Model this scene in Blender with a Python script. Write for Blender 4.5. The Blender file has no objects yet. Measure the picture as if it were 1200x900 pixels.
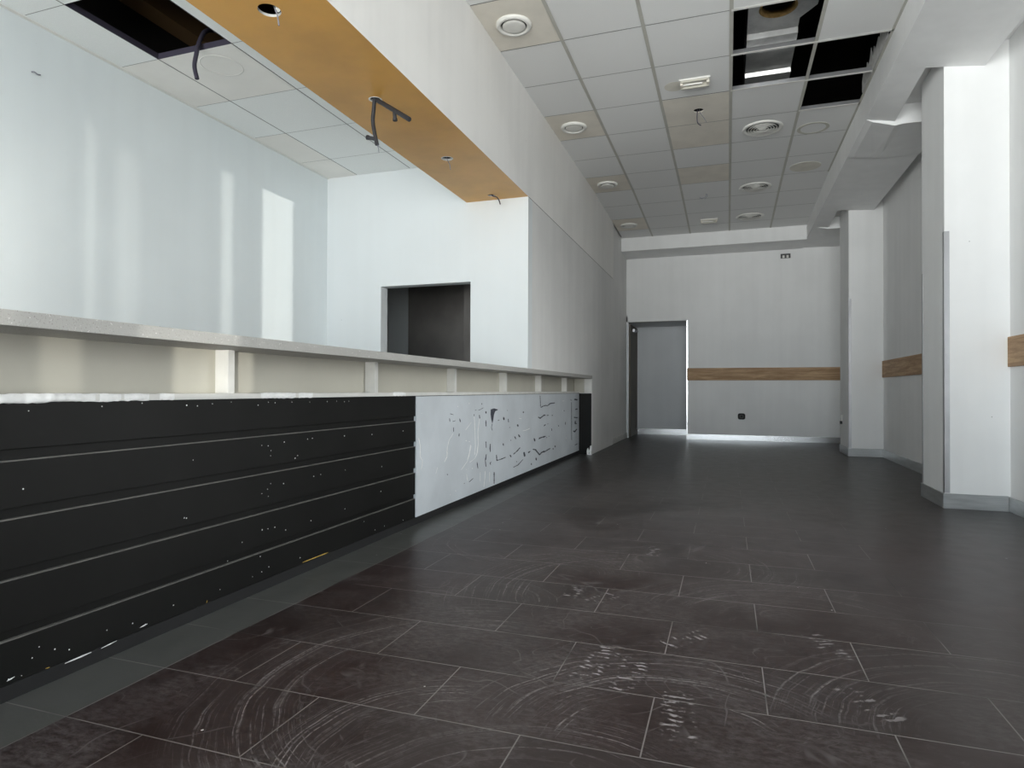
import bpy, bmesh, math, random
from mathutils import Vector, Matrix

random.seed(7)
S = bpy.context.scene
COL = S.collection
PI = math.pi
SKY, SUN, EXPO, SIDE, WORLD, WORLD2 = 9.8, 2.3, 0.0, (3.3, 4.65, 0.1, 2.3), [(0.0, (1.50, 1.50, 1.50)), (0.46, (1.50, 1.50, 1.50)), (0.515, (0.85, 0.89, 0.93)), (0.60, (0.40, 0.45, 0.50)), (0.72, (0.12, 0.15, 0.19)), (1.0, (0.10, 0.12, 0.16))], [(0.0, (0.25, 0.25, 0.25)), (0.44, (0.25, 0.25, 0.25)), (0.50, (1.25, 1.25, 1.25)), (0.60, (1.25, 1.25, 1.25)), (0.70, (0.25, 0.28, 0.31)), (1.0, (0.10, 0.12, 0.16))]

# ---------------------------------------------------------------- measured plan (metres)
X_LEFT, X_RIGHT = -3.70, 1.83          # outer walls
X_PART = -1.645                        # face of the partition and of the deep bulkhead
Y_FRONT, Y_BACK = -2.60, 11.0          # shop front behind the camera, back wall
Y_BAR = 5.24                           # wall with the serving hatch behind the bar
Z_CEIL, Z_LOW = 3.40, 2.875            # main tiled ceiling, tiled ceiling above the bar
Z_BULK = 2.505                         # underside of the bulkhead
X_SOF = 1.122                          # inner face of the dropped soffit on the right
TX = [-1.645, -1.158, -0.568, 0.022, 0.615, 1.122]
TY0, TDY = 4.512, 0.6085

# ---------------------------------------------------------------- mesh helpers
class MB:
    """collects shapes, then links them as one mesh object"""
    def __init__(self):
        self.v, self.f, self.m, self.s = [], [], [], []
    def face(self, pts, mi=0, smooth=False):
        b = len(self.v)
        self.v += [tuple(p) for p in pts]
        self.f.append(tuple(range(b, b + len(pts)))); self.m.append(mi); self.s.append(smooth)
        return self
    def box(self, x0, x1, y0, y1, z0, z1, mi=0):
        b = len(self.v)
        self.v += [(x, y, z) for x in (x0, x1) for y in (y0, y1) for z in (z0, z1)]
        for q in ((0, 1, 3, 2), (4, 6, 7, 5), (0, 4, 5, 1), (2, 3, 7, 6), (0, 2, 6, 4), (1, 5, 7, 3)):
            self.f.append(tuple(b + i for i in q)); self.m.append(mi); self.s.append(False)
        return self
    def prism(self, poly, axis, a0, a1, mi=0):
        """extrude a 2-D outline along an axis: 'x' takes (y,z), 'y' takes (x,z), 'z' takes (x,y)"""
        def P(p, a):
            return {'x': (a, p[0], p[1]), 'y': (p[0], a, p[1]), 'z': (p[0], p[1], a)}[axis]
        b, n = len(self.v), len(poly)
        self.v += [P(p, a0) for p in poly] + [P(p, a1) for p in poly]
        self.f.append(tuple(b + i for i in range(n))); self.m.append(mi); self.s.append(False)
        self.f.append(tuple(b + n + i for i in reversed(range(n)))); self.m.append(mi); self.s.append(False)
        for i in range(n):
            j = (i + 1) % n
            self.f.append((b + i, b + n + i, b + n + j, b + j)); self.m.append(mi); self.s.append(False)
        return self
    def lathe(self, prof, c, n=40, mi=0, axis='z', closed=False):
        """profile of (radius, height) turned about a vertical axis through c"""
        b = len(self.v)
        for (r, z) in prof:
            for k in range(n):
                a = 2 * PI * k / n
                p = (r * math.cos(a), r * math.sin(a), z)
                if axis == 'y': p = (p[0], p[2], p[1])
                if axis == 'x': p = (p[2], p[0], p[1])
                self.v.append((c[0] + p[0], c[1] + p[1], c[2] + p[2]))
        m = len(prof)
        for i in range(m - 1 if not closed else m):
            i2 = (i + 1) % m
            for k in range(n):
                k2 = (k + 1) % n
                self.f.append((b + i * n + k, b + i * n + k2, b + i2 * n + k2, b + i2 * n + k)); self.m.append(mi); self.s.append(True)
        return self
    def disc(self, c, r, n=40, mi=0, axis='z'):
        pts = []
        for k in range(n):
            a = 2 * PI * k / n
            p = (r * math.cos(a), r * math.sin(a), 0)
            if axis == 'y': p = (p[0], 0, p[1])
            if axis == 'x': p = (0, p[0], p[1])
            pts.append((c[0] + p[0], c[1] + p[1], c[2] + p[2]))
        return self.face(pts, mi)
    def tube(self, pts, r, n=10, mi=0, ridge=0.0, step=None):
        """round tube along a smooth curve through pts; ridge makes corrugated conduit"""
        P = [Vector(p) for p in pts]
        fine = []
        for i in range(len(P) - 1):
            p0, p1, p2, p3 = P[max(i - 1, 0)], P[i], P[i + 1], P[min(i + 2, len(P) - 1)]
            L = (p2 - p1).length
            k = max(4, int(L / step)) if step else 8
            for j in range(k):
                t = j / k
                fine.append(0.5 * ((2 * p1) + (p2 - p0) * t + (2 * p0 - 5 * p1 + 4 * p2 - p3) * t * t + (3 * p1 - p0 - 3 * p2 + p3) * t ** 3))
        fine.append(P[-1])
        b = len(self.v)
        T0 = (fine[1] - fine[0]).normalized()
        N = T0.orthogonal().normalized()
        for i, p in enumerate(fine):
            T = (fine[min(i + 1, len(fine) - 1)] - fine[max(i - 1, 0)]).normalized()
            N = (N - T * N.dot(T)).normalized()
            B = T.cross(N)
            rr = r * (1 + (ridge if i % 2 else -ridge))
            for k in range(n):
                a = 2 * PI * k / n
                self.v.append(tuple(p + N * (rr * math.cos(a)) + B * (rr * math.sin(a))))
        for i in range(len(fine) - 1):
            for k in range(n):
                k2 = (k + 1) % n
                self.f.append((b + i * n + k, b + i * n + k2, b + (i + 1) * n + k2, b + (i + 1) * n + k)); self.m.append(mi); self.s.append(True)
        for e, i in ((0, 0), (1, len(fine) - 1)):
            q = [b + i * n + k for k in range(n)]
            self.f.append(tuple(reversed(q)) if e == 0 else tuple(q)); self.m.append(mi); self.s.append(False)
        return self
    def ring_cell(self, x0, x1, y0, y1, c, r, z, n=48, mi=0, ry=None, thick=0.0, mi_edge=None):
        """a rectangle with a round hole in it, lying at height z"""
        ry = ry or r
        ang = sorted(set([2 * PI * k / n for k in range(n)] + [math.atan2(y - c[1], x - c[0]) % (2 * PI) for x in (x0, x1) for y in (y0, y1)]))
        inn, out = [], []
        for a in ang:
            ca, sa = math.cos(a), math.sin(a)
            inn.append((c[0] + r * ca, c[1] + ry * sa))
            t = min(((x1 - c[0]) / ca) if ca > 1e-9 else ((x0 - c[0]) / ca) if ca < -1e-9 else 1e9,
                    ((y1 - c[1]) / sa) if sa > 1e-9 else ((y0 - c[1]) / sa) if sa < -1e-9 else 1e9)
            out.append((c[0] + t * ca, c[1] + t * sa))
        m = len(ang)
        for i in range(m):
            j = (i + 1) % m
            self.face([(*inn[i], z), (*out[i], z), (*out[j], z), (*inn[j], z)], mi)
            if thick:
                self.face([(*inn[i], z), (*inn[j], z), (*inn[j], z + thick), (*inn[i], z + thick)], mi if mi_edge is None else mi_edge)
        return self
    def build(self, name, mats, parent=None, bevel=0.0, recalc=True):
        me = bpy.data.meshes.new(name)
        me.from_pydata(self.v, [], self.f)
        for mt in (mats if isinstance(mats, (list, tuple)) else [mats]):
            me.materials.append(mt)
        for p, mi, s in zip(me.polygons, self.m, self.s):
            p.material_index = mi; p.use_smooth = s
        if recalc:
            bm = bmesh.new(); bm.from_mesh(me)
            bmesh.ops.remove_doubles(bm, verts=bm.verts, dist=1e-5)
            bmesh.ops.recalc_face_normals(bm, faces=bm.faces)
            bm.to_mesh(me); bm.free()
        o = bpy.data.objects.new(name, me); COL.objects.link(o)
        if parent is not None: o.parent = parent
        if bevel:
            md = o.modifiers.new('edge', 'BEVEL'); md.width = bevel; md.segments = 2; md.limit_method = 'ANGLE'
        return o

def tag(o, label=None, cat=None, group=None, kind=None):
    if label: o['label'] = label
    if cat: o['category'] = cat
    if group: o['group'] = group
    if kind: o['kind'] = kind
    return o

def structure(o, label, cat):
    return tag(o, label, cat, None, 'structure')

def empty(name, loc, rz=0.0):
    o = bpy.data.objects.new(name, None); COL.objects.link(o)
    o.location = loc; o.rotation_euler = (0, 0, rz); o.empty_display_size = 0.1
    return o

def shift(mb, d):
    mb.v = [(x - d[0], y - d[1], z - d[2]) for x, y, z in mb.v]
    return mb

# ---------------------------------------------------------------- material helpers
class NT:
    """a thin wrapper that makes node chains readable"""
    def __init__(self, name):
        self.mat = bpy.data.materials.new(name); self.mat.use_nodes = True
        self.t = self.mat.node_tree; self.t.nodes.clear()
        self.out = self.t.nodes.new('ShaderNodeOutputMaterial')
        self.co = self.t.nodes.new('ShaderNodeTexCoord').outputs['Object']
    def n(self, kind, **kw):
        nd = self.t.nodes.new(kind)
        for k, v in kw.items(): setattr(nd, k, v)
        return nd
    def link(self, a, b): self.t.links.new(a, b)
    def put(self, sock, v):
        if hasattr(v, 'default_value') and hasattr(v, 'is_output'): self.link(v, sock)
        elif isinstance(v, (tuple, list)): sock.default_value = tuple(v) if len(v) == len(sock.default_value) else (*v, 1.0)
        else: sock.default_value = v
    def math(self, op, a, b=None, c=None, clamp=False):
        nd = self.n('ShaderNodeMath', operation=op, use_clamp=clamp)
        self.put(nd.inputs[0], a)
        if b is not None: self.put(nd.inputs[1], b)
        if c is not None: self.put(nd.inputs[2], c)
        return nd.outputs[0]
    def vmath(self, op, a, b=None):
        nd = self.n('ShaderNodeVectorMath', operation=op)
        self.put(nd.inputs[0], a)
        if b is not None: self.put(nd.inputs[1], b)
        return nd.outputs['Value'] if op in ('LENGTH', 'DOT_PRODUCT', 'DISTANCE') else nd.outputs[0]
    def sep(self, v):
        nd = self.n('ShaderNodeSeparateXYZ'); self.put(nd.inputs[0], v); return nd.outputs
    def comb(self, x, y, z=0.0):
        nd = self.n('ShaderNodeCombineXYZ')
        for s, q in zip(nd.inputs, (x, y, z)): self.put(s, q)
        return nd.outputs[0]
    def noise(self, vec, scale, detail=3.0, rough=0.55, distort=0.0):
        nd = self.n('ShaderNodeTexNoise'); self.put(nd.inputs['Vector'], vec)
        nd.inputs['Scale'].default_value = scale; nd.inputs['Detail'].default_value = detail
        nd.inputs['Roughness'].default_value = rough; nd.inputs['Distortion'].default_value = distort
        return nd.outputs['Fac']
    def voro(self, vec, scale, feature='F1'):
        nd = self.n('ShaderNodeTexVoronoi', feature=feature); self.put(nd.inputs['Vector'], vec)
        nd.inputs['Scale'].default_value = scale
        return nd.outputs
    def step(self, v, lo, hi, a=0.0, b=1.0):
        nd = self.n('ShaderNodeMapRange', interpolation_type='SMOOTHSTEP')
        self.put(nd.inputs[0], v)
        for i, q in enumerate((lo, hi, a, b)): nd.inputs[i + 1].default_value = q
        return nd.outputs[0]
    def mix(self, f, a, b):
        nd = self.n('ShaderNodeMix', data_type='RGBA')
        self.put(nd.inputs[0], f); self.put(nd.inputs[6], a); self.put(nd.inputs[7], b)
        return nd.outputs[2]
    def bsdf(self, color, rough=0.6, metal=0.0, spec=0.5, bump=None, bump_strength=0.2, bump_dist=0.01):
        nd = self.n('ShaderNodeBsdfPrincipled')
        self.put(nd.inputs['Base Color'], color); self.put(nd.inputs['Roughness'], rough)
        self.put(nd.inputs['Metallic'], metal); nd.inputs['Specular IOR Level'].default_value = spec
        if bump is not None:
            b = self.n('ShaderNodeBump'); b.inputs['Strength'].default_value = bump_strength; b.inputs['Distance'].default_value = bump_dist
            self.link(bump, b.inputs['Height']); self.link(b.outputs[0], nd.inputs['Normal'])
        self.link(nd.outputs[0], self.out.inputs[0])
        return self.mat

def plain(name, col, rough=0.6, metal=0.0, spec=0.4, vary=0.06, scale=6.0, stretch=(1, 1, 1), bump=0.0, bump_scale=120.0):
    t = NT(name)
    v = t.vmath('MULTIPLY', t.co, stretch)
    k = t.noise(v, scale, 4)
    c = t.mix(t.step(k, 0.3, 0.7), tuple(q * (1 - vary) for q in col), tuple(min(1, q * (1 + vary)) for q in col))
    bm = t.noise(t.co, bump_scale, 2) if bump else None
    return t.bsdf(c, rough, metal, spec, bm, bump, 0.004)

# ---------------------------------------------------------------- materials
def wall_paint(name, col, streak=0.03, rough=0.75):
    t = NT(name)
    a = t.noise(t.co, 1.6, 4)
    b = t.noise(t.vmath('MULTIPLY', t.co, (7, 7, 0.35)), 1.0, 2)
    k = t.math('ADD', t.math('MULTIPLY', a, 0.6), t.math('MULTIPLY', b, 0.4))
    c = t.mix(t.step(k, 0.35, 0.65), tuple(q * (1 - streak) for q in col), tuple(min(1, q * (1 + streak)) for q in col))
    dots = t.voro(t.co, 3.1)[0]
    c = t.mix(t.math('LESS_THAN', dots, 0.012), c, tuple(q * 0.55 for q in col))
    return t.bsdf(c, rough, 0, 0.3, t.noise(t.co, 160, 2), 0.12, 0.003)

M = {}
M['paint'] = wall_paint('white_wall_paint', (0.81, 0.81, 0.805))
M['paint_cool'] = wall_paint('cool_white_paint', (0.73, 0.775, 0.79), 0.02)
M['paint_hatch'] = wall_paint('pale_cool_paint', (0.685, 0.715, 0.725), 0.015)
M['paint_warm'] = wall_paint('warm_white_paint', (0.83, 0.815, 0.79), 0.035)
M['paint_grey'] = wall_paint('dull_white_paint', (0.73, 0.722, 0.71), 0.04)
M['ochre'] = plain('ochre_board', (0.63, 0.33, 0.066), 0.42, spec=0.6, vary=0.10, scale=2.2, bump=0.08)
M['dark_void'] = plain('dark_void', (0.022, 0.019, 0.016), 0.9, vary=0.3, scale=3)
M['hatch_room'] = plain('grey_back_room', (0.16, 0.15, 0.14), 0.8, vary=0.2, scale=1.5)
M['tile_white'] = plain('mineral_tile', (0.80, 0.80, 0.79), 0.9, vary=0.03, scale=260, bump=0.3, bump_scale=300)
M['tile_beige'] = plain('beige_tile', (0.77, 0.725, 0.645), 0.8, vary=0.04, scale=5, bump=0.05)
M['tile_low'] = plain('bar_ceiling_tile', (0.86, 0.875, 0.86), 0.9, vary=0.03, scale=260, bump=0.3, bump_scale=300)
M['tile_low_warm'] = plain('bar_ceiling_tile_warm', (0.86, 0.84, 0.80), 0.9, vary=0.03, scale=3)
M['grid'] = plain('grid_enamel', (0.50, 0.49, 0.44), 0.5, vary=0.05)
M['joint'] = plain('tile_edge_shade', (0.26, 0.26, 0.24), 0.9)
M['beige'] = plain('shelf_laminate', (0.50, 0.48, 0.415), 0.5, vary=0.05, scale=2)
M['ledge'] = plain('white_ledge', (0.70, 0.69, 0.66), 0.45, vary=0.05, scale=9)
M['black'] = plain('black_laminate', (0.0075, 0.0075, 0.0070), 0.5, spec=0.16, vary=0.15, scale=4)
M['black_flat'] = plain('black_plastic', (0.012, 0.012, 0.013), 0.6)
M['lip'] = plain('grey_groove_edge', (0.13, 0.125, 0.115), 0.5, vary=0.2, scale=20)
M['board'] = plain('stripped_board', (0.60, 0.635, 0.67), 0.38, vary=0.07, scale=2.6, bump=0.3, bump_scale=30)
M['glue'] = plain('dark_glue_residue', (0.055, 0.06, 0.075), 0.7, vary=0.4, scale=40)
M['filler'] = plain('white_filler', (0.90, 0.90, 0.89), 0.7, vary=0.05, scale=40, bump=0.5, bump_scale=60)
M['yellow'] = plain('yellow_scrape', (0.55, 0.36, 0.08), 0.7)
M['steel'] = plain('brushed_steel', (0.56, 0.565, 0.57), 0.22, 0.9, vary=0.10, scale=2, stretch=(1, 1, 90))
M['steel_dimmed'] = plain('dimmed_steel', (0.42, 0.43, 0.43), 0.30, 0.6, vary=0.10, scale=3, stretch=(2, 2, 12))  # darker copy of the skirting steel, dimmer reflections put into its colour
M['alu'] = plain('aluminium_angle', (0.42, 0.42, 0.43), 0.35, 0.9, vary=0.08, scale=3)
M['duct'] = plain('galvanised_sheet', (0.62, 0.62, 0.61), 0.28, 0.55, vary=0.18, scale=5)
M['white_metal'] = plain('white_enamel', (0.76, 0.75, 0.71), 0.4, vary=0.03)
M['vent_gap'] = plain('vent_shadow_metal', (0.10, 0.10, 0.10), 0.7)
M['wire'] = plain('grey_wire', (0.20, 0.20, 0.23), 0.5)
M['conduit'] = plain('black_conduit', (0.028, 0.028, 0.032), 0.45)
M['conduit_grey'] = plain('grey_conduit', (0.045, 0.04, 0.06), 0.5)
M['insul'] = plain('torn_insulation', (0.42, 0.27, 0.10), 0.9, vary=0.3, scale=20)
M['plaster'] = plain('torn_plaster', (0.60, 0.59, 0.57), 0.9, vary=0.1, scale=20)
M['door_brown'] = plain('brown_door', (0.13, 0.115, 0.09), 0.6, vary=0.1, scale=3)
M['stain'] = plain('stained_disc', (0.70, 0.675, 0.60), 0.9, vary=0.06, scale=6)
M['ring_dark'] = plain('dark_ring', (0.56, 0.545, 0.485), 0.9, vary=0.06, scale=8)  # darker tone for the outer ring of the first disc
M['shop_frame'] = plain('shopfront_frame', (0.35, 0.35, 0.36), 0.4, 0.5)

def quartz():
    t = NT('speckled_quartz')
    v = t.voro(t.co, 190)
    g = t.noise(t.co, 9, 4)
    base = t.mix(g, (0.38, 0.37, 0.35), (0.44, 0.43, 0.41))
    sp = t.noise(t.co, 230, 2, 0.7)
    c = t.mix(t.step(sp, 0.60, 0.68), base, (0.22, 0.20, 0.185))
    c = t.mix(t.step(t.noise(t.vmath('ADD', t.co, (5, 5, 5)), 150, 2), 0.66, 0.72), c, (0.70, 0.69, 0.67))
    return t.bsdf(c, 0.5, 0, 0.4)
M['quartz'] = quartz()

def oak():
    t = NT('oak_board')
    w = t.vmath('MULTIPLY', t.co, (1.0, 1.0, 14.0))
    g = t.noise(w, 2.2, 6, 0.6, 0.8)
    f = t.noise(t.vmath('MULTIPLY', t.co, (3, 3, 60)), 4.0, 3)
    c = t.mix(t.step(g, 0.35, 0.68), (0.34, 0.205, 0.110), (0.55, 0.37, 0.215))
    c = t.mix(t.math('MULTIPLY', t.step(f, 0.5, 0.75), 0.35), c, (0.14, 0.085, 0.05))
    kn = t.voro(t.vmath('MULTIPLY', t.co, (2.2, 2.2, 5.0)), 1.0)[0]
    c = t.mix(t.step(kn, 0.10, 0.03), c, (0.12, 0.075, 0.045))
    return t.bsdf(c, 0.6, 0, 0.3)
M['oak'] = oak()

def floor_mat():
    t = NT('dusty_dark_tiles')
    x, y, z = t.sep(t.co)
    W, H = 0.563, 0.2935
    v = t.math('DIVIDE', t.math('SUBTRACT', y, 1.143), H)
    row = t.math('FLOOR', v); fv = t.math('SUBTRACT', v, row)
    odd = t.math('FLOORED_MODULO', row, 2.0)
    u = t.math('SUBTRACT', t.math('DIVIDE', t.math('ADD', x, 1.03), W), t.math('MULTIPLY', odd, 0.5))
    cu = t.math('FLOOR', u); fu = t.math('SUBTRACT', u, cu)
    border = t.math('LESS_THAN', x, -1.565)
    du = t.math('MULTIPLY', t.math('MINIMUM', fu, t.math('SUBTRACT', 1.0, fu)), W)
    du = t.math('ADD', du, t.math('MULTIPLY', border, 1.0))
    dv = t.math('MULTIPLY', t.math('MINIMUM', fv, t.math('SUBTRACT', 1.0, fv)), H)
    db = t.math('ABSOLUTE', t.math('ADD', x, 1.565))
    d = t.math('MINIMUM', t.math('MINIMUM', du, dv), db)
    wn = t.n('ShaderNodeTexWhiteNoise', noise_dimensions='2D'); t.link(t.comb(cu, row), wn.inputs['Vector'])
    rnd = wn.outputs['Value']
    # tile body: dark brown, faint plank grain along x
    grain = t.noise(t.comb(t.math('MULTIPLY', x, 2.0), t.math('ADD', t.math('MULTIPLY', y, 26.0), t.math('MULTIPLY', rnd, 40.0))), 1.6, 4)
    body = t.mix(grain, (0.0240, 0.0120, 0.0110), (0.040, 0.0240, 0.0220))
    body = t.mix(t.math('MULTIPLY', rnd, 0.45), body, (0.028, 0.0225, 0.0215))
    body = t.mix(border, body, (0.095, 0.096, 0.090))
    # greyer further back
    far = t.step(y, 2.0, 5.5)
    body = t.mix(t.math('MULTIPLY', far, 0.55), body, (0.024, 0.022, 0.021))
    co2 = t.comb(x, y)
    cloud = t.step(t.noise(co2, 1.7, 5, 0.62, 0.6), 0.36, 0.66)
    fine = t.step(t.noise(t.comb(t.math('MULTIPLY', x, 0.55), y), 60, 5, 0.75), 0.30, 0.75)
    dust = t.math('MULTIPLY', t.math('MULTIPLY', cloud, fine), 0.30)
    rub = t.step(t.noise(t.comb(t.math('ADD', x, 31.0), y), 4.2, 5, 0.68, 1.0), 0.56, 0.74)
    hatch = t.step(t.noise(t.comb(t.math('MULTIPLY', t.math('ADD', x, y), 16.0), t.math('MULTIPLY', t.math('SUBTRACT', x, y), 110.0)), 1.0, 4, 0.7), 0.36, 0.70)
    dust = t.math('MAXIMUM', dust, t.math('MULTIPLY', t.math('MULTIPLY', rub, hatch), 0.40))
    # hair-thin wandering scuffs
    for sc, off, wd, am in ((1.5, 3.0, 0.010, 0.30), (2.3, 11.0, 0.008, 0.25), (0.9, 23.0, 0.007, 0.30)):
        nn = t.noise(t.comb(t.math('ADD', x, off), y), sc, 3, 0.5, 1.4)
        ln = t.step(t.math('ABSOLUTE', t.math('SUBTRACT', nn, 0.5)), wd, 0.0)
        brk = t.step(t.noise(t.comb(x, t.math('ADD', y, off)), 3.3, 2), 0.48, 0.62)
        dust = t.math('MAXIMUM', dust, t.math('MULTIPLY', t.math('MULTIPLY', ln, brk), am))
    # arcs left by wiping: centre, inner and outer radius, middle angle, half width (deg), strength
    for i, (cx, cy, r0, r1, am, aw, st) in enumerate((
            (-0.68, 1.58, 0.42, 0.70, 175, 85, 0.75), (-0.60, 1.28, 0.26, 0.40, 170, 75, 0.85), (-1.00, 3.25, 0.36, 0.52, 160, 110, 0.75),
            (-0.30, 2.55, 0.45, 0.85, 150, 60, 0.75), (-0.10, 1.45, 0.25, 0.60, 110, 70, 0.7), (0.25, 2.35, 0.30, 0.65, 100, 65, 0.7),
            (0.05, 3.60, 0.50, 0.90, 95, 70, 0.70), (-0.55, 4.60, 0.45, 0.85, 120, 80, 0.65), (-0.2, 3.1, 0.2, 0.55, 20, 70, 0.6), (-0.75, 2.75, 0.15, 0.45, 90, 80, 0.6), (0.1, 5.6, 0.6, 1.0, 90, 80, 0.5), (0.45, 3.55, 0.12, 0.18, 40, 150, 0.5),
            (0.62, 4.40, 0.45, 0.80, 70, 60, 0.55), (-0.9, 2.3, 0.15, 0.30, 60, 70, 0.5), (0.70, 1.70, 0.30, 0.65, 120, 60, 0.6),
            (-0.35, 1.05, 0.30, 0.52, 120, 60, 0.6))):
        dx, dy = t.math('SUBTRACT', x, cx), t.math('SUBTRACT', y, cy)
        r = t.math('SQRT', t.math('ADD', t.math('MULTIPLY', dx, dx), t.math('MULTIPLY', dy, dy)))
        ca, sa = math.cos(math.radians(am)), math.sin(math.radians(am))
        cosd = t.math('DIVIDE', t.math('ADD', t.math('MULTIPLY', dx, ca), t.math('MULTIPLY', dy, sa)), r)
        m = t.math('MULTIPLY', t.step(r, r0 - 0.06, r0 + 0.05), t.step(r, r1 + 0.08, r1 - 0.06))
        cw = math.cos(math.radians(aw))
        m = t.math('MULTIPLY', m, t.step(cosd, cw - 0.15, cw + 0.25))
        wob = t.math('ADD', r, t.math('MULTIPLY', t.noise(co2, 5.0, 2), 0.035))
        st_n = t.noise(t.comb(t.math('MULTIPLY', wob, 110.0), t.math('MULTIPLY', cosd, 1.6), i * 3.7), 1.0, 5, 0.72)
        gr = t.noise(t.comb(t.math('MULTIPLY', x, 1.0), y, i * 1.3), 60, 2)
        s = t.math('ADD', t.math('MULTIPLY', t.step(st_n, 0.50, 0.72), t.step(gr, 0.25, 0.6)), 0.07)
        dust = t.math('MAXIMUM', dust, t.math('MULTIPLY', t.math('MULTIPLY', s, m), st))
    # boot prints: x, y, turn, length, width
    for i, (px, py, a, ln, wd) in enumerate(((-0.37, 1.90, 80, 0.30, 0.10), (-0.27, 1.85, 84, 0.27, 0.10), (-0.13, 2.17, 50, 0.22, 0.09),
            (-0.60, 2.53, 100, 0.22, 0.10), (-0.47, 2.48, 60, 0.18, 0.09), (-0.12, 1.66, 95, 0.28, 0.10), (0.30, 2.26, 110, 0.24, 0.09),
            (-0.36, 3.30, 90, 0.24, 0.10), (0.35, 1.88, 120, 0.22, 0.09), (-0.02, 1.20, 70, 0.26, 0.1))):
        ar = math.radians(a); ca, sa = math.cos(ar), math.sin(ar)
        dx, dy = t.math('SUBTRACT', x, px), t.math('SUBTRACT', y, py)
        lu = t.math('ADD', t.math('MULTIPLY', dx, ca), t.math('MULTIPLY', dy, sa))
        lv = t.math('SUBTRACT', t.math('MULTIPLY', dy, ca), t.math('MULTIPLY', dx, sa))
        wv = t.math('ADD', t.math('MULTIPLY', t.noise(co2, 22, 2), 0.03), lu)
        bars = t.step(t.math('SINE', t.math('MULTIPLY', wv, 260.0)), -0.1, 0.5)
        m = t.math('MULTIPLY', t.step(t.math('ABSOLUTE', lu), ln / 2, ln / 2 - 0.03), t.step(t.math('ABSOLUTE', lv), wd / 2, wd / 2 - 0.02))
        pat = t.step(t.noise(t.comb(x, y, i * 2.1), 26, 3), 0.46, 0.62)
        dust = t.math('MAXIMUM', dust, t.math('MULTIPLY', t.math('MULTIPLY', t.math('MULTIPLY', bars, pat), m), 0.85))
    # paint and plaster specks
    sp = t.voro(co2, 9.0)
    k = t.math('MULTIPLY', t.math('LESS_THAN', sp[0], 0.030), t.math('GREATER_THAN', t.noise(co2, 2.0, 2), 0.52))
    near = t.step(x, 0.9, -0.2, 0.45, 1.0)
    dust = t.math('MULTIPLY', t.math('MULTIPLY', dust, near), t.math('SUBTRACT', 1.0, t.math('MULTIPLY', border, 0.85)))
    dust = t.math('MULTIPLY', dust, t.step(y, 8.0, 3.0, 0.25, 1.0))
    # joints: pale where dust has settled in them, dark elsewhere
    jn = t.step(t.noise(co2, 2.4, 2), 0.28, 0.50)
    jmask = t.math('MULTIPLY', t.step(d, 0.0024, 0.0010), t.step(y, 5.0, 2.4, 0.35, 0.9))
    jcol = t.mix(t.math('MULTIPLY', jn, t.step(x, 1.05, 0.45)), (0.009, 0.008, 0.0075), (0.24, 0.225, 0.215))
    c = t.mix(dust, body, (0.37, 0.345, 0.345))
    c = t.mix(jmask, c, jcol)
    c = t.mix(k, c, (0.55, 0.54, 0.52))
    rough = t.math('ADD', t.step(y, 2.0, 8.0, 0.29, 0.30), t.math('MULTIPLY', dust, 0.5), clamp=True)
    rough = t.math('ADD', rough, t.math('MULTIPLY', t.noise(co2, 9, 3), 0.10))
    hgt = t.math('SUBTRACT', t.math('MULTIPLY', t.noise(t.comb(t.math('MULTIPLY', x, 4), t.math('MULTIPLY', y, 16)), 4.0, 4), 0.5), jmask)
    return t.bsdf(c, rough, 0, 0.22, hgt, 0.15, 0.002)
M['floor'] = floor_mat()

def pane_glass():
    t = NT('clear_pane')
    tr = t.n('ShaderNodeBsdfTransparent'); gl = t.n('ShaderNodeBsdfGlossy'); mx = t.n('ShaderNodeMixShader')
    gl.inputs['Roughness'].default_value = 0.02; tr.inputs[0].default_value = (0.97, 0.985, 0.98, 1)
    fr = t.n('ShaderNodeFresnel'); fr.inputs[0].default_value = 1.3
    t.link(fr.outputs[0], mx.inputs[0]); t.link(tr.outputs[0], mx.inputs[1]); t.link(gl.outputs[0], mx.inputs[2]); t.link(mx.outputs[0], t.out.inputs[0])
    return t.mat
M['glass'] = pane_glass()

# ---------------------------------------------------------------- the shell
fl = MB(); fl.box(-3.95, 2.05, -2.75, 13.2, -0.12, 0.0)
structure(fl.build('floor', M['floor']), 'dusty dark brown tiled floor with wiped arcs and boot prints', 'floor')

w = MB(); w.box(X_LEFT - 0.15, X_LEFT, -2.75, 13.2, 0, 4.4)
structure(w.build('wall_left', M['paint_cool']), 'long white wall behind the bar', 'wall')
SY0, SY1, SZ0, SZ1 = SIDE
w = MB(); w.box(X_RIGHT, X_RIGHT + 0.15, SY1, 13.2, 0, 4.4); w.box(X_RIGHT, X_RIGHT + 0.15, -2.75, SY0, 0, 4.4); w.box(X_RIGHT, X_RIGHT + 0.15, SY0, SY1, SZ1, 4.4); w.box(X_RIGHT, X_RIGHT + 0.15, SY0, SY1, 0, SZ0)
structure(w.build('wall_right', M['paint']), 'white right hand wall behind the columns', 'wall')
w = MB()
w.box(-0.657, X_RIGHT, Y_BACK, Y_BACK + 0.12, 0, 4.4); w.box(-1.80, -0.657, Y_BACK, Y_BACK + 0.12, 2.0, 4.4)
structure(w.build('wall_back', M['paint']), 'white back wall with doorway at its left end', 'wall')
w = MB()
w.box(-1.80, -0.50, 12.0, 12.1, 0, 2.1); w.box(-0.60, -0.50, Y_BACK + 0.12, 12.0, 0, 2.1); w.box(-1.80, X_PART, Y_BACK + 0.0, 12.0, 0, 2.1)
w.box(-1.80, -0.50, Y_BACK + 0.12, 12.1, 2.0, 2.1)
structure(w.build('wall_passage', wall_paint('grey_passage_paint', (0.72, 0.735, 0.75))), 'grey end of the small passage through the doorway', 'wall')
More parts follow.
